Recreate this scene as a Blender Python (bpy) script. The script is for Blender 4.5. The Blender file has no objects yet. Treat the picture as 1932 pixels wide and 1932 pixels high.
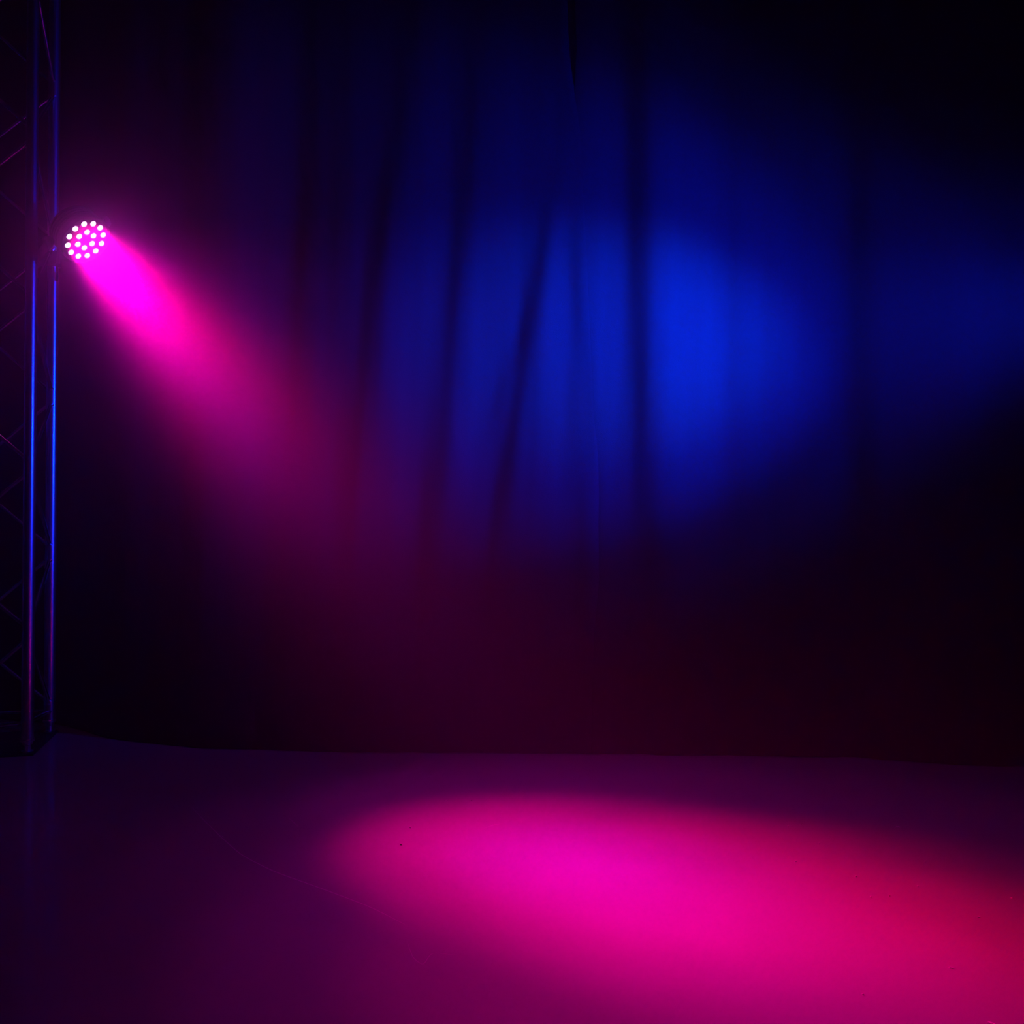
import bpy, bmesh, math, random
from mathutils import Vector, Matrix

random.seed(7)
sc = bpy.context.scene
COL = sc.collection
R = math.radians

# ------------------------------------------------------------------ camera
F = 1942.0                      # focal length in pixels of the 1932 px frame
CAM_H = 0.827
cd = bpy.data.cameras.new('camera')
cam = bpy.data.objects.new('camera', cd)
COL.objects.link(cam)
cam.location = (0, 0, CAM_H)
cam.rotation_euler = (R(91.0), 0, 0)
cd.sensor_width = 36
cd.lens = 36 * F / 1932
cd.shift_y = -100 / 1932
cd.clip_start = 0.01
sc.camera = cam

# ------------------------------------------------------------------ haze (world volume), view, sampling
w = bpy.data.worlds.new('world')
sc.world = w
w.use_nodes = True
nt = w.node_tree
nt.nodes.clear()
wo = nt.nodes.new('ShaderNodeOutputWorld')
bg = nt.nodes.new('ShaderNodeBackground')
bg.inputs['Color'].default_value = (0, 0, 0, 1)
bg.inputs['Strength'].default_value = 0
vs = nt.nodes.new('ShaderNodeVolumeScatter')
vs.inputs['Color'].default_value = (0.80, 0.80, 1.0, 1)
HAZE = 0.05                     # thin haze everywhere
PLUME = 4.0                     # and how much thicker it hangs around the pink lamp
PLUME_AT = (-0.94, 2.85, 1.31)
PLUME_R = 0.56
vs.inputs['Anisotropy'].default_value = 0.80
geo = nt.nodes.new('ShaderNodeNewGeometry')
dist = nt.nodes.new('ShaderNodeVectorMath')
dist.operation = 'DISTANCE'
dist.inputs[1].default_value = PLUME_AT
nt.links.new(geo.outputs['Position'], dist.inputs[0])


def mth(op, a, b=None):
    n = nt.nodes.new('ShaderNodeMath')
    n.operation = op
    for i, v in enumerate((a, b)):
        if v is None:
            continue
        if isinstance(v, (int, float)):
            n.inputs[i].default_value = v
        else:
            nt.links.new(v, n.inputs[i])
    return n.outputs[0]


u_ = mth('DIVIDE', dist.outputs['Value'], PLUME_R)
g_ = mth('EXPONENT', mth('MULTIPLY', mth('MULTIPLY', u_, u_), -1.0))
dist2 = nt.nodes.new('ShaderNodeVectorMath')
dist2.operation = 'DISTANCE'
dist2.inputs[1].default_value = (-1.21, 3.0, 1.50)  # denser haze core added at the lamp, standing in for lens bloom
nt.links.new(geo.outputs['Position'], dist2.inputs[0])
v_ = mth('DIVIDE', dist2.outputs['Value'], 0.15)
h_ = mth('EXPONENT', mth('MULTIPLY', v_, -1.0))
dens = mth('MULTIPLY', mth('ADD', mth('ADD', mth('MULTIPLY', g_, PLUME), mth('MULTIPLY', h_, 18.0)), 1.0), HAZE)
nt.links.new(dens, vs.inputs['Density'])
nt.links.new(bg.outputs[0], wo.inputs['Surface'])
nt.links.new(vs.outputs[0], wo.inputs['Volume'])

sc.view_settings.view_transform = 'Standard'
sc.view_settings.look = 'None'
sc.view_settings.gamma = 1
sc.view_settings.use_curve_mapping = False
sc.view_settings.exposure = 0.0
cy = sc.cycles
cy.use_denoising = True
cy.max_bounces = 5
cy.diffuse_bounces = 2
cy.glossy_bounces = 3
cy.volume_bounces = 1
cy.sample_clamp_indirect = 4
cy.blur_glossy = 0.5
cy.volume_step_rate = 3
cy.use_light_tree = False
cy.use_adaptive_sampling = True
cy.adaptive_threshold = 0.03

# ------------------------------------------------------------------ lamps: where they hang and where they point
PINK_POS = Vector((-1.257, 3.02, 1.526))
PINK_DIR = Vector((0.69, -0.39, -0.61)).normalized()
BLUE_POS = Vector((1.78, 2.02, 1.22))
BLUE_DIR = (Vector((0.32, 3.1, 1.30)) - BLUE_POS).normalized()


def spot(name, pos, direc, color, watts, angle, blend, radius):
    l = bpy.data.lights.new(name, 'SPOT')
    l.color = color
    l.energy = watts
    l.spot_size = R(angle)
    l.spot_blend = blend
    l.shadow_soft_size = radius
    o = bpy.data.objects.new(name, l)
    COL.objects.link(o)
    o.location = pos
    o.rotation_euler = direc.to_track_quat('-Z', 'Y').to_euler()
    return o


def disc(name, pos, direc, color, watts, spread, size):
    """a round emitting face whose beam opens by the spread angle"""
    l = bpy.data.lights.new(name, 'AREA')
    l.shape = 'DISK'
    l.size = size
    l.spread = R(spread)
    l.color = color
    l.energy = watts
    o = bpy.data.objects.new(name, l)
    COL.objects.link(o)
    o.location = pos
    o.rotation_euler = direc.to_track_quat('-Z', 'Y').to_euler()
    return o


def tilt(d, right, up):
    """nudge a direction sideways and upwards by a few degrees"""
    a = d.cross(Vector((0, 0, 1))).normalized()
    b = a.cross(d).normalized()
    return (d + a * math.tan(R(right)) + b * math.tan(R(up))).normalized()


face = PINK_POS + PINK_DIR * 0.02
RAD = 0.045


def rb(r, g, b):
    m = max(r, g, b)
    return (r / m, g / m, b / m), m


# the red and the blue emitters of the lamp are aimed a little apart, as in a real LED par
for nm, dr, du, ang, r, b in (('pink_beam_inner', -5, 0, 16, 0.68, 0), ('pink_beam_core', 5, 0, 16, 1.12, 0.38),
                              ('pink_beam_upper', 0.5, 5, 16, 1.15, 0), ('pink_beam_under', 0, -5, 16, 0, 0.56),
                              ('pink_beam_low', 0, -6, 26, 4.4, 1.10), ('pink_beam_edge', -5, -6, 40, 0.75, 0.55), ('pink_beam_top', 9, 9, 44, 0.55, 0.22), ('pink_beam_far', 9, 4, 30, 2.3, 0.56),
                              ('pink_beam_side', 8, 0, 40, 0.84, 0.67), ('pink_beam_wide', 0, 0, 65, 0.5, 0.60)):
    c, e = rb(r, 0, b)
    disc(nm, PINK_POS + PINK_DIR * 0.012, tilt(PINK_DIR, dr, du), c, e, ang, 0.125)
c, e = rb(2.3, 0, 1.9)
spot('pink_spill', face, PINK_DIR, c, e, 175, 1.0, RAD)
bface = BLUE_POS + BLUE_DIR * 0.02
for nm, dr, du, ang, g, b in (('blue_beam_core', 0, -2, 27, 0.035, 1600), ('blue_beam_low', 0, -5.5, 35, 0.014, 1800),
                              ('blue_beam_upper', -1, 7, 36, 0.01, 740), ('blue_beam_side', 9, -1, 28, 0.008, 170), ('blue_beam_wide', 2, 0, 66, 0.01, 260),
                              ):
    spot(nm, bface, tilt(BLUE_DIR, dr, du), (0, g, 1.0), b, ang, 1.0, 0.05)
# separate spot added at the blue lamp, aimed to brighten the truss
spot('blue_truss_fill', bface, (Vector((-1.46, 3.2, 0.90)) - bface).normalized(), (0, 0.02, 1.0), 210, 27, 1.0, 0.05)
spot('blue_stray', bface, (Vector((-1.46, 3.2, 1.6)) - bface).normalized(), (0, 0.01, 1.0), 12, 60, 1.0, 0.05)


# ------------------------------------------------------------------ materials
def mat(name, color, rough=0.5, metal=0.0, spec=0.5, sheen=0.0):
    m = bpy.data.materials.new(name)
    m.use_nodes = True
    p = m.node_tree.nodes['Principled BSDF']
    p.inputs['Base Color'].default_value = (*color, 1)
    p.inputs['Roughness'].default_value = rough
    p.inputs['Metallic'].default_value = metal
    p.inputs['Specular IOR Level'].default_value = spec
    if sheen:
        p.inputs['Sheen Weight'].default_value = sheen
    return m


def add_bump(m, scale, strength, dist, detail=3, stretch=(1, 1, 1)):
    n = m.node_tree
    p = n.nodes['Principled BSDF']
    tc = n.nodes.new('ShaderNodeTexCoord')
    mp = n.nodes.new('ShaderNodeMapping')
    mp.inputs['Scale'].default_value = stretch
    tx = n.nodes.new('ShaderNodeTexNoise')
    tx.inputs['Scale'].default_value = scale
    tx.inputs['Detail'].default_value = detail
    b = n.nodes.new('ShaderNodeBump')
    b.inputs['Strength'].default_value = strength
    b.inputs['Distance'].default_value = dist
    n.links.new(tc.outputs['Object'], mp.inputs[0])
    n.links.new(mp.outputs[0], tx.inputs['Vector'])
    n.links.new(tx.outputs[0], b.inputs['Height'])
    n.links.new(b.outputs[0], p.inputs['Normal'])
    return tx


def vary(m, tx, c0, c1, lo=0.35, hi=0.65):
    n = m.node_tree
    cr = n.nodes.new('ShaderNodeValToRGB')
    cr.color_ramp.elements[0].position = lo
    cr.color_ramp.elements[1].position = hi
    cr.color_ramp.elements[0].color = (*c0, 1)
    cr.color_ramp.elements[1].color = (*c1, 1)
    n.links.new(tx.outputs[0], cr.inputs[0])
    n.links.new(cr.outputs[0], n.nodes['Principled BSDF'].inputs['Base Color'])


M_FLOOR = mat('grey_stage_floor', (0.31, 0.31, 0.31), 0.42, 0, 0.16)
_f = M_FLOOR.node_tree.nodes['Principled BSDF']
_f.inputs['Coat Weight'].default_value = 0.15
_f.inputs['Coat Roughness'].default_value = 0.12
t = add_bump(M_FLOOR, 3.0, 0.10, 0.01, 4)
vary(M_FLOOR, t, (0.295, 0.295, 0.295), (0.325, 0.325, 0.325))
M_SCRATCH = mat('pale_scratch', (0.62, 0.62, 0.62), 0.5)
M_DUST = mat('pale_dust', (0.85, 0.85, 0.85), 0.6)
M_CURTAIN = mat('dark_stage_fabric', (0.020, 0.020, 0.020), 0.9, 0, 0.1)
t = add_bump(M_CURTAIN, 420, 0.35, 0.002, 2)
vary(M_CURTAIN, t, (0.017, 0.017, 0.017), (0.023, 0.023, 0.023), 0.3, 0.7)
M_WALL = mat('black_wall', (0.01, 0.01, 0.01), 0.9, 0, 0.1)
M_ALU = mat('aluminium_tube', (0.88, 0.88, 0.90), 0.29, 1.0)
add_bump(M_ALU, 60, 0.05, 0.001, 3, (1, 1, 0.03))


def two_lobe(m, sharp, share):
    """drawn aluminium: a broad sheen with a little of a sharper one"""
    n = m.node_tree
    p = n.nodes['Principled BSDF']
    q = n.nodes.new('ShaderNodeBsdfAnisotropic')
    q.inputs['Color'].default_value = (0.8, 0.8, 0.82, 1)
    q.inputs['Roughness'].default_value = sharp
    mx = n.nodes.new('ShaderNodeMixShader')
    mx.inputs[0].default_value = share
    out = [k for k in n.nodes if k.type == 'OUTPUT_MATERIAL'][0]
    n.links.new(p.outputs[0], mx.inputs[1])
    n.links.new(q.outputs[0], mx.inputs[2])
    n.links.new(mx.outputs[0], out.inputs[0])


two_lobe(M_ALU, 0.15, 0.15)
M_ALU_D = mat('aluminium_brace', (0.85, 0.85, 0.87), 0.2, 1.0)
M_BLACK = mat('black_housing', (0.012, 0.012, 0.012), 0.55, 0, 0.3)
M_PLATE = mat('dark_base_plate', (0.03, 0.03, 0.03), 0.6, 0, 0.2)


def emitter(name, color, strength):
    m = bpy.data.materials.new(name)
    m.use_nodes = True
    n = m.node_tree
    n.nodes.clear()
    o = n.nodes.new('ShaderNodeOutputMaterial')
    e = n.nodes.new('ShaderNodeEmission')
    e.inputs[0].default_value = (*color, 1)
    e.inputs[1].default_value = strength
    n.links.new(e.outputs[0], o.inputs[0])
    return m


M_LED = emitter('lit_pink_led', (1.0, 0.55, 0.95), 2.6)
M_LED_B = emitter('lit_blue_led', (0.3, 0.45, 1.0), 2.6)


# ------------------------------------------------------------------ mesh helpers
def link(name, bm, m, parent=None, smooth=True, mats=None):
    me = bpy.data.meshes.new(name)
    bm.normal_update()
    for e in bm.edges:
        if len(e.link_faces) == 2 and e.calc_face_angle(0) > 0.75:
            e.smooth = False
    bm.to_mesh(me)
    bm.free()
    for x in (mats or [m]):
        me.materials.append(x)
    if smooth:
        me.polygons.foreach_set('use_smooth', [True] * len(me.polygons))
    o = bpy.data.objects.new(name, me)
    COL.objects.link(o)
    o.parent = parent
    return o


def empty(name, loc, label, cat, group=None):
    o = bpy.data.objects.new(name, None)
    COL.objects.link(o)
    o.location = loc
    o.empty_display_size = 0.1
    o['label'] = label
    o['category'] = cat
    if group:
        o['group'] = group
    return o


def frame(d):
    d = Vector(d).normalized()
    up = Vector((0, 0, 1)) if abs(d.z) < 0.95 else Vector((1, 0, 0))
    a = d.cross(up).normalized()
    return a, a.cross(d).normalized(), d


def lathe(bm, origin, axis, prof, n=32, basis=None):
    """prof: (distance along axis, radius) pairs; closes its ends"""
    a, b, d = basis or frame(axis)
    origin = Vector(origin)
    rings = []
    for s, r in prof:
        c = origin + d * s
        rings.append([bm.verts.new(c + (a * math.cos(2 * math.pi * i / n) + b * math.sin(2 * math.pi * i / n)) * max(r, 1e-5))
                      for i in range(n)])
    for p, q in zip(rings, rings[1:]):
        for i in range(n):
            bm.faces.new((p[i], p[(i + 1) % n], q[(i + 1) % n], q[i]))
    bm.faces.new(rings[0][::-1])
    bm.faces.new(rings[-1])


def tube(bm, p, q, r, n=20):
    p, q = Vector(p), Vector(q)
    lathe(bm, p, q - p, [(0, r), ((q - p).length, r)], n)


def path_tube(bm, pts, r, n=10, flat=None):
    """swept tube through points; flat=(width, thickness) gives a flat bar"""
    pts = [Vector(p) for p in pts]
    rings = []
    ref = None
    for i, p in enumerate(pts):
        d = (pts[min(i + 1, len(pts) - 1)] - pts[max(i - 1, 0)]).normalized()
        if ref is None:
            ref, b, _ = frame(d)
        a = (ref - d * ref.dot(d)).normalized()
        ref = a
        b = a.cross(d)
        ring = []
        for k in range(n):
            t = 2 * math.pi * (k + 0.5) / n
            ring.append(bm.verts.new(p + a * math.cos(t) * r + b * math.sin(t) * r))
        rings.append(ring)
    for p, q in zip(rings, rings[1:]):
        for i in range(n):
            bm.faces.new((p[i], p[(i + 1) % n], q[(i + 1) % n], q[i]))
    bm.faces.new(rings[0][::-1])
    bm.faces.new(rings[-1])


def box(bm, c, axes, half, bev=0.0):
    """box with its own axes"""
    c = Vector(c)
    vs_ = []
    for sx in (-1, 1):
        for sy in (-1, 1):
            for sz in (-1, 1):
                vs_.append(bm.verts.new(c + axes[0] * sx * half[0] + axes[1] * sy * half[1] + axes[2] * sz * half[2]))
    fs = []
    for idx in ((0, 1, 3, 2), (4, 6, 7, 5), (0, 4, 5, 1), (2, 3, 7, 6), (0, 2, 6, 4), (1, 5, 7, 3)):
        fs.append(bm.faces.new([vs_[i] for i in idx]))
    if bev:
        es = {e for f_ in fs for e in f_.edges}
        bmesh.ops.bevel(bm, geom=list(es), offset=bev, segments=2, affect='EDGES')


def floor_at(px, py):
    """where a sight line at this place of the photograph meets the floor"""
    y = F * CAM_H / (py - 900.0)
    return Vector(((px - 966.0) / F * y, y, 0.0))


def interp(tab, v):
    if v <= tab[0][0]:
        return tab[0][1]
    for (a, x), (b, y) in zip(tab, tab[1:]):
        if v <= b:
            return x + (y - x) * (v - a) / (b - a)
    return tab[-1][1]


# ------------------------------------------------------------------ the setting: floor, wall behind the curtains
bm = bmesh.new()
vsf = [bm.verts.new(v) for v in ((-4, -1.5, 0), (4, -1.5, 0), (4, 4.2, 0), (-4, 4.2, 0))]
bm.faces.new(vsf)
# a long thin scuff scratched into the floor, and a few short ones
scr = [
    [(365, 1520), (390, 1546), (425, 1580), (460, 1610), (520, 1640), (600, 1668), (700, 1705), (765, 1738)],
    [(548, 1540), (565, 1556)],
    [(912, 1560), (935, 1552), (950, 1550)],
    [(770, 1770), (780, 1800), (800, 1815), (815, 1790), (860, 1795)],
]
for i, line in enumerate(scr):
    pts = [floor_at(*p) for p in line]
    fine = []
    for a, b in zip(pts, pts[1:]):
        for k in range(6):
            fine.append(a.lerp(b, k / 6))
    fine.append(pts[-1])
    for _ in range(3):
        fine = [fine[0]] + [(fine[k - 1] + fine[k] * 2 + fine[k + 1]) / 4 for k in range(1, len(fine) - 1)] + [fine[-1]]
    wd = [0.0011, 0.0006, 0.0006, 0.0004][i]
    prev = None
    for k, p in enumerate(fine):
        d = (fine[min(k + 1, len(fine) - 1)] - fine[max(k - 1, 0)]).normalized()
        s = Vector((-d.y, d.x, 0)) * wd * (0.25 + 0.75 * math.sin(math.pi * (k + 0.3) / len(fine)))
        cur = (bm.verts.new(p + s + Vector((0, 0, 0.0006))), bm.verts.new(p - s + Vector((0, 0, 0.0006))))
        if prev:
            f_ = bm.faces.new((prev[0], prev[1], cur[1], cur[0]))
            f_.material_index = 1
        prev = cur
fl = link('floor', bm, None, smooth=False, mats=[M_FLOOR, M_SCRATCH])
fl['kind'] = 'structure'

bm = bmesh.new()
box(bm, (0, 4.0, 1.6), (Vector((1, 0, 0)), Vector((0, 1, 0)), Vector((0, 0, 1))), (4.0, 0.05, 1.6))
wl = link('wall_back', bm, M_WALL, smooth=False)
wl['kind'] = 'structure'

# ------------------------------------------------------------------ stage curtains with hanging folds
PXM = F / 3.1                       # pixels per metre at the curtain


def cx(px):
    return (px - 966.0) / PXM


def zy(py):
    return CAM_H + (900.0 - py) / PXM


# floor line of the curtain, distance from the camera by x
BASE = [(cx(-900), 3.75), (cx(-250), 3.62), (cx(50), 3.42), (cx(130), 3.30), (cx(230), 3.215), (cx(340), 3.15), (cx(520), 3.11), (cx(966), 3.10),
        (cx(1250), 3.075), (cx(1600), 3.02), (cx(1932), 2.97), (cx(2600), 2.86)]


def base_y(x):
    s = 0.0
    for k in (-2, -1, 0, 1, 2):
        s += interp(BASE, x + k * 0.05)
    return s / 5


# every crease: (px, py) points down the fabric, width in px, slope; minus faces left, plus faces right
CREASES = [
    # right panel
    ([(1196, -300), (1198, 0), (1201, 300), (1203, 600), (1210, 900), (1222, 1100), (1225, 1420)], 17, -0.62, [(-300, .8), (0, 1), (700, 1), (950, .7), (1400, .3)]),
    ([(1150, 0), (1150, 1100), (1150, 1420)], 26, 0.28, [(0, .7), (500, 1), (900, .8), (1400, .3)]),
    ([(1290, 0), (1290, 600), (1310, 1000), (1310, 1420)], 50, 0.34, [(0, .6), (500, 1), (900, 1), (1400, .3)]),
    ([(1400, 0), (1395, 600), (1385, 1420)], 16, -0.16, [(0, .5), (500, 1), (900, .8), (1400, .2)]),
    ([(1470, 0), (1470, 1420)], 45, 0.02, [(0, 1), (1400, .5)]),
    ([(1562, 0), (1564, 600), (1566, 1420)], 28, 0.34, [(0, .5), (600, 1), (1400, .3)]),
    ([(1624, 0), (1624, 600), (1630, 1420)], 17, -1.05, [(0, .6), (450, 1), (900, .8), (1400, .3)]),
    ([(1715, 0), (1715, 1420)], 60, -0.6, [(0, .6), (450, 1), (900, .8), (1400, .4)]),
    ([(1900, 0), (1900, 1420)], 50, 0.30, [(0, 1), (1400, 1)]),
    ([(2040, 0), (2040, 1420)], 45, -0.35, [(0, 1), (1400, 1)]),
    ([(2200, 0), (2200, 1420)], 50, 0.35, [(0, 1), (1400, 1)]),
    # left panel, fanning out from its gathered top corner
    ([(1062, 150), (1062, 380), (1050, 600), (1040, 850), (1040, 1420)], 24, 0.30, [(150, 0), (400, 1), (900, .8), (1400, .1)]),
    ([(1064, 180), (1050, 345), (1030, 450), (1000, 620), (976, 760), (955, 900), (925, 1050), (900, 1420)], 12, -0.62, [(180, .2), (400, 1), (900, 1), (1100, .5), (1400, .2)]),
    ([(1000, 480), (985, 640), (960, 700), (935, 770), (905, 900)], 7, -0.35, [(480, 0), (620, 1), (780, 1), (900, 0)]),
    ([(1075, 350), (1083, 500), (1100, 640), (1112, 760), (1115, 900), (1108, 1420)], 10, -0.33, [(300, 0), (480, 1), (800, 1), (1400, .3)]),
    ([(1100, 500), (1110, 900), (1118, 1100), (1118, 1420)], 8, 0.25, [(500, 0), (800, 1), (1400, .8)]),
    ([(960, 0), (945, 300), (915, 600), (890, 850), (870, 1420)], 34, 0.16, [(0, .4), (400, 1), (900, 1), (1400, .3)]),
    ([(905, 0), (892, 200), (876, 420), (850, 600), (838, 760), (832, 860), (812, 1000), (790, 1420)], 17, -0.52, [(0, .5), (250, 1), (900, 1), (1100, .6), (1400, .2)]),
    ([(868, 700), (875, 860), (868, 1000)], 12, 0.30, [(700, 0), (860, 1), (1000, 0)]),
    ([(830, 100), (800, 400), (775, 650), (758, 760), (740, 1420)], 34, 0.14, [(0, .3), (400, 1), (800, 1), (1400, .3)]),
    ([(768, 0), (752, 250), (722, 430), (700, 560), (688, 700), (660, 1000), (640, 1420)], 19, -0.60, [(0, .7), (300, 1), (700, 1), (1100, .4), (1400, .2)]),
    ([(650, 0), (640, 300), (610, 600), (590, 1420)], 38, -0.42, [(0, .5), (400, 1), (1400, .3)]),
    ([(590, 0), (575, 350), (550, 560), (520, 1420)], 20, -0.50, [(0, .5), (400, 1), (1400, .3)]),
    ([(470, 0), (440, 700), (430, 1420)], 40, 0.22, [(0, 1), (1400, .5)]),
    ([(380, 0), (350, 700), (340, 1420)], 26, -0.35, [(0, 1), (1400, .4)]),
    ([(230, 0), (220, 1420)], 40, 0.25, [(0, 1), (1400, .5)]),
    ([(120, 0), (110, 1420)], 30, -0.30, [(0, 1), (1400, .5)]),
    ([(-30, 0), (-30, 1420)], 40, 0.25, [(0, 1), (1400, 1)]),
    ([(-180, 0), (-180, 1420)], 40, -0.25, [(0, 1), (1400, 1)]),
    ([(-330, 0), (-330, 1420)], 40, 0.25, [(0, 1), (1400, 1)]),
]
EDGE = [(-400, 1066), (0, 1068), (120, 1073), (250, 1088), (400, 1100), (760, 1116), (1000, 1125), (1090, 1126), (1200, 1116), (1420, 1112)]
CREASE_T = [([(b, a) for a, b in pts], wpx, amp, env) for pts, wpx, amp, env in CREASES]


def relief_row(py, x0, x1, step=4):
    """fold relief along one height, by integrating the slopes"""
    xs, ys = [], []
    y = 0.0
    x = x0
    act = []
    for tab, wpx, amp, env in CREASE_T:
        act.append((interp(tab, py), wpx, amp * interp(env, py) * (1.0 if amp > 0 else 0.66 if tab[0][1] < 1090 else 0.95)))
    wob = math.sin(py * 0.004) * 8
    while x <= x1:
        s = 0.0
        for c, wpx, a in act:
            u = (x - c) / wpx
            if -4 < u < 4:
                s += a * math.exp(-0.5 * u * u)
        s += 0.05 * math.sin((x + wob) * 0.085) + 0.03 * math.sin((x - 2 * wob) * 0.19 + 1.3)
        y += s * step / PXM
        xs.append(x)
        ys.append(y)
        x += step
    # hold the relief near the hanging plane
    n = len(ys)
    win = 110
    acc = [0.0]
    for v in ys:
        acc.append(acc[-1] + v)
    out = []
    for i in range(n):
        a, b = max(0, i - win), min(n, i + win + 1)
        out.append(ys[i] - (acc[b] - acc[a]) / (b - a))
    return xs, out


def make_curtain(name, side, label, top=3.05, thick=0.002):
    x0, x1 = -1000, 2640
    rows = 76
    grid = []
    for j in range(rows + 1):
        z = 0.002 + (top - 0.002) * j / rows
        py = 900 - (z - CAM_H) * PXM
        xs, ys = relief_row(py, x0, x1)
        e = interp(EDGE, py)
        row = []
        if side == 'L':
            a, b, n = x0, e + 60, 520
        else:
            a, b, n = e + interp([(-400, 16), (90, 14), (180, 2), (300, 0)], py), x1, 420
        for i in range(n + 1):
            px = a + (b - a) * i / n
            k = (px - x0) / 4
            k0 = min(int(k), len(ys) - 2)
            rel = ys[k0] + (ys[k0 + 1] - ys[k0]) * (k - k0)
            X = cx(px)
            Y = base_y(X) + rel
            if side == 'L':
                Y += interp([(-400, 0.030), (90, 0.028), (170, 0.008), (260, 0.005), (850, 0.005), (980, 0.010), (1150, 0.010), (1400, 0.005)], py) * min(1.0, max(0.0, (px - e + interp([(90, 10), (260, -2), (850, -2), (1000, 8)], py)) / 24.0))
            else:
                # the leading edge curls back towards the panel behind it
                Y -= 0.0006
                Y += interp([(-400, 0.024), (90, 0.020), (180, 0.005), (320, 0.001), (800, 0.001), (930, 0.007), (1150, 0.007), (1400, 0.003)], py) * math.exp(-(px - e) / 12.0)
            row.append(Vector((X, Y, z)))
        grid.append(row)
    bm = bmesh.new()
    V = [[bm.verts.new(p) for p in row] for row in grid]
    for j in range(rows):
        for i in range(len(V[0]) - 1):
            bm.faces.new((V[j][i], V[j][i + 1], V[j + 1][i + 1], V[j + 1][i]))
    o = link(name, bm, M_CURTAIN)
    s = o.modifiers.new('cloth', 'SOLIDIFY')
    s.thickness = thick
    s.offset = -1
    o['label'] = label
    o['category'] = 'curtain'
    o['group'] = 'dark stage curtains across the back'
    return o


make_curtain('stage_curtain', 'L', 'dark stage curtain with creases fanning downwards, hanging behind the pink lamp and truss')
make_curtain('stage_curtain', 'R', 'dark stage curtain with broad vertical folds, brightest blue, on the right of the overlap')

# ------------------------------------------------------------------ lighting truss tower
FR = Vector((-1.4447, 3.083, 0))
RR = Vector((-1.4880, 3.325, 0))
LEFT = Vector((-0.242, -0.0433, 0))
FL, RL = FR + LEFT, RR + LEFT
TOP = 3.1
CR = 0.0175
TZ = 0.046
truss = empty('lighting_truss', ((FR + RL) / 2), 'upright aluminium box truss tower standing on a dark base plate by the curtain', 'truss')
tr0 = Vector(truss.location)


def L(p):
    return Vector(p) - tr0


def lean(p, z):
    return Vector((p.x, p.y, z))


for c in (FR, RR, FL, RL):
    bm = bmesh.new()
    tube(bm, L(lean(c, TZ)), L(lean(c, TOP)), CR, 28)
    ch = link('chord', bm, M_ALU, truss)
    # conical coupler under each chord, sitting on the plate
    bm = bmesh.new()
    lathe(bm, L(lean(c, 0.008)), (0, 0, 1), [(0, 0.017), (0.003, 0.018), (0.005, 0.0105), (0.020, 0.0105), (0.022, 0.0145),
                                          (0.030, 0.0150), (0.032, 0.0195), (0.038, 0.0200), (0.0405, 0.018)], 28)
    link('coupler', bm, M_ALU, ch)


def brace(a, za, b, zb, r=0.006):
    d = Vector((b.x - a.x, b.y - a.y, 0)).normalized()
    bm = bmesh.new()
    p = lean(a, za) + d * (CR * 0.55)
    q = lean(b, zb) - d * (CR * 0.55)
    # ends pinched flat and slightly bent where they are welded to the chord
    dr = (q - p).normalized()
    pts = [p, p + dr * 0.012 + Vector((0, 0, 0.000)), p.lerp(q, 0.5), q - dr * 0.012, q]
    path_tube(bm, [L(x) for x in pts], r, 12)
    # weld beads
    lathe(bm, L(p + dr * 0.002), dr, [(-0.001, r * 1.2), (0.003, r * 1.7), (0.007, r * 1.05)], 12)
    lathe(bm, L(q - dr * 0.002), -dr, [(-0.001, r * 1.2), (0.003, r * 1.7), (0.007, r * 1.05)], 12)
    return link('brace', bm, M_ALU_D, truss)


g = 0.024


def zigzag(a, za0, b, zb0):
    """a's joints at za0 + k/2, b's joints at zb0 + k/2, braces between neighbours"""
    k = 0
    while za0 + k * 0.5 < TOP - 0.05:
        za = za0 + k * 0.5
        for zb, s in ((zb0 + k * 0.5, 1), (zb0 + (k - 1) * 0.5, -1)):
            if 0.08 < zb < TOP - 0.05:
                brace(a, za + g * s, b, zb - g * s)
        k += 1


zigzag(FR, 0.359, FL, 0.609)
zigzag(RR, 0.085, FR, 0.359)
zigzag(RR, 0.085, RL, 0.335)
zigzag(RL, 0.335, FL, 0.609)
for a, b in ((FR, FL), (RR, FR), (RR, RL), (RL, FL)):
    za = 0.075
    brace(a, za + (0.02 if a is FR or b is FL else 0), b, za + (0.02 if b is FR else 0))
    brace(a, TOP - 0.04, b, TOP - 0.04)
bm = bmesh.new()
ax = LEFT.normalized()
ay = Vector((-ax.y, ax.x, 0))
cc = (FR + RL) / 2
box(bm, L(Vector((cc.x, cc.y, 0.004))), (ax, ay, Vector((0, 0, 1))), (0.145, 0.145, 0.004), 0.0015)
link('base_plate', bm, M_PLATE, truss, smooth=False)


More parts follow.
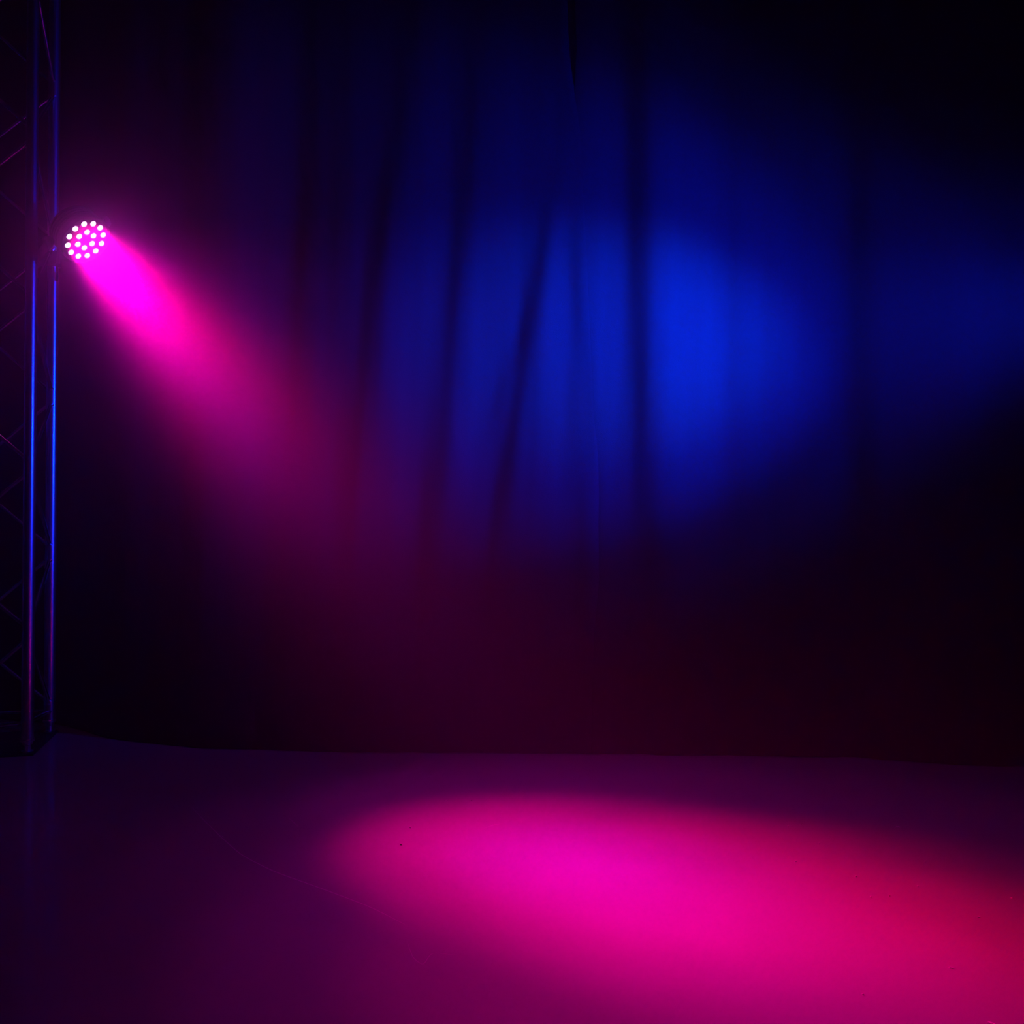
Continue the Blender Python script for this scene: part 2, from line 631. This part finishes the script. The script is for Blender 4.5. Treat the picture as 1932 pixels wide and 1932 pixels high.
# ------------------------------------------------------------------ LED spotlights
def par_light(name, pos, d, a, b, label, led_mat, clamp_at, cable_to):
    """a and b span the face; clamp_at is the middle of the tube the lamp hangs on"""
    root = empty(name, pos, label, 'stage light')
    O = Vector((0, 0, 0))
    # barrel: lip, cooling ribs and rounded back
    bm = bmesh.new()
    prof = [(-0.0045, 0.001), (-0.0045, 0.071), (0.006, 0.0725), (0.006, 0.0755), (-0.006, 0.0765), (-0.010, 0.073), (-0.014, 0.073)]
    for k in range(5):
        s = -0.020 - k * 0.011
        prof += [(s, 0.0745), (s - 0.004, 0.0745), (s - 0.005, 0.069), (s - 0.009, 0.069)]
    prof += [(-0.078, 0.066), (-0.090, 0.055), (-0.096, 0.030), (-0.097, 0.001)]
    lathe(bm, O, d, prof, 56, (a, b, d))
    hs = link('housing', bm, M_BLACK, root)
    bm = bmesh.new()
    lathe(bm, O, d, [(-0.003, 0.0712), (0.0, 0.0712), (0.0, 0.001)], 56, (a, b, d))
    fp = link('face_plate', bm, M_BLACK, root)
    for n, rr, ph in ((12, 0.055, 1.0), (6, 0.026, 46.0)):
        for k in range(n):
            t = R(ph) + 2 * math.pi * k / n
            c = (a * math.cos(t) + b * math.sin(t)) * rr
            bm = bmesh.new()
            lathe(bm, c, d, [(0.0003, 0.0085), (0.003, 0.0085), (0.005, 0.0074), (0.0062, 0.0050), (0.0068, 0.001)], 24, (a, b, d))
            ln = link('led_lens', bm, led_mat, root)
            bm = bmesh.new()
            lathe(bm, c, d, [(0.0001, 0.0088), (0.0001, 0.0102), (0.0020, 0.0102), (0.0020, 0.0088)], 24, (a, b, d))
            link('lens_rim', bm, M_BLACK, ln)
    # yoke: a flat U bar from both sides of the barrel to the clamp
    piv = -d * 0.045
    tgt = Vector(clamp_at) - Vector(pos)
    back = (tgt - piv)
    reach = back.length
    back.normalize()
    side = d.cross(back)
    side = side.normalized() if side.length > 0.05 else a
    bm = bmesh.new()
    end = tgt - back * 0.045
    w_ = 0.083
    # side arms
    L_ = (end - piv).length
    for s in (-1, 1):
        box(bm, piv + side * s * w_ + back * (L_ / 2 - 0.005), (back, side, back.cross(side)), (L_ / 2 + 0.008, 0.0022, 0.013), 0.001)
    box(bm, end, (back, side, back.cross(side)), (0.0022, w_, 0.013), 0.001)
    yk = link('yoke', bm, M_BLACK, root, smooth=False)
    for s in (-1, 1):
        bm = bmesh.new()
        lathe(bm, piv + side * s * (w_ - 0.009), side * s, [(0, 0.006), (0.010, 0.006), (0.011, 0.016), (0.020, 0.018), (0.026, 0.015), (0.027, 0.002)], 20)
        link('knob', bm, M_BLACK, root)
    # half coupler around the chord
    bm = bmesh.new()
    ring = []
    n = 40
    z = Vector((0, 0, 1))
    prof_ = [(0.0185, -0.024), (0.0185, 0.024), (0.0255, 0.024), (0.0255, -0.024)]
    for i in range(n):
        t = 2 * math.pi * i / n
        u = Vector((math.cos(t), math.sin(t), 0))
        ring.append([bm.verts.new(tgt + u * r_ + z * h_) for r_, h_ in prof_])
    for i in range(n):
        p, q = ring[i], ring[(i + 1) % n]
        for k in range(4):
            bm.faces.new((p[k], p[(k + 1) % 4], q[(k + 1) % 4], q[k]))
    hb = Vector((back.x, back.y, 0)).normalized()
    box(bm, tgt - back * 0.033, (hb, z, hb.cross(z)), (0.012, 0.020, 0.014), 0.002)
    link('clamp', bm, M_BLACK, root)
    # power cable leaving the back of the barrel, looping to the tube
    bm = bmesh.new()
    p0 = -d * 0.096
    p1 = p0 - d * 0.05 + Vector((0, 0, -0.02))
    p3 = Vector(cable_to) - Vector(pos)
    pts = []
    p2 = p3 + Vector((0, 0, 0.10))
    for i in range(15):
        t = i / 14
        pts.append(p0 * (1 - t) ** 3 + p1 * 3 * t * (1 - t) ** 2 + p2 * 3 * t * t * (1 - t) + p3 * t ** 3)
    path_tube(bm, pts, 0.0035, 8)
    link('power_cable', bm, M_BLACK, root)
    return root


pa = Vector((0.4921, 0.8706, 0.0))
pa = (pa - PINK_DIR * pa.dot(PINK_DIR)).normalized()
pb = pa.cross(PINK_DIR).normalized()
if pb.z < 0:
    pb = -pb
par_light('led_spotlight', PINK_POS, PINK_DIR, pa, pb,
          'round black stage light with eighteen glowing lenses, throwing a pink beam from the truss',
          M_LED, Vector((RR.x, RR.y, 1.53)), Vector((RR.x + 0.018, RR.y - 0.012, 1.46)))

# ------------------------------------------------------------------ small debris lying on the floor
specks = [(1484, 1556, .0012, 0), (1509, 1551, .001, 0), (1542, 1588, .001, 0), (1690, 1557, .0035, 1), (1498, 1621, .001, 0),
          (1610, 1649, .0012, 0), (1638, 1687, .001, 0), (1726, 1667, .001, 0), (1740, 1621, .001, 0), (1840, 1725, .002, 1),
          (1901, 1689, .002, 1), (1788, 1819, .003, 1), (1862, 1922, .004, 1), (1673, 1685, .001, 0), (1622, 1868, .001, 0),
          (775, 1558, .001, 0), (843, 1508, .001, 0), (890, 1508, .001, 0), (455, 1438, .001, 0), (423, 1575, .0012, 0)]
bm = bmesh.new()
for px, py, s, kind in specks:
    s *= 1.25
    c = floor_at(px, py)
    t = random.uniform(0.2, 1.2) if kind else 0
    u = Vector((math.cos(-t), math.sin(-t), 0))
    v = Vector((-u.y, u.x, 0))
    box(bm, c + Vector((0, 0, 0.0010)), (u, v, Vector((0, 0, 1))), (s, s * (0.3 if kind else 0.8), 0.0009), 0.0002)
ds = link('dust_specks', bm, M_DUST)
ds['kind'] = 'stuff'
ds['label'] = 'tiny pale dust specks and lint scattered over the pink lit floor'
ds['category'] = 'dust'
bm = bmesh.new()
c = floor_at(758, 1590)
lathe(bm, c, (0, 0, 1), [(0.0002, 0.0018), (0.001, 0.0022), (0.0022, 0.0015), (0.0026, 0.0003)], 12)
cr = link('dark_crumb', bm, M_BLACK)
cr['label'] = 'tiny dark crumb lying alone at the left end of the pink pool'
cr['category'] = 'crumb'
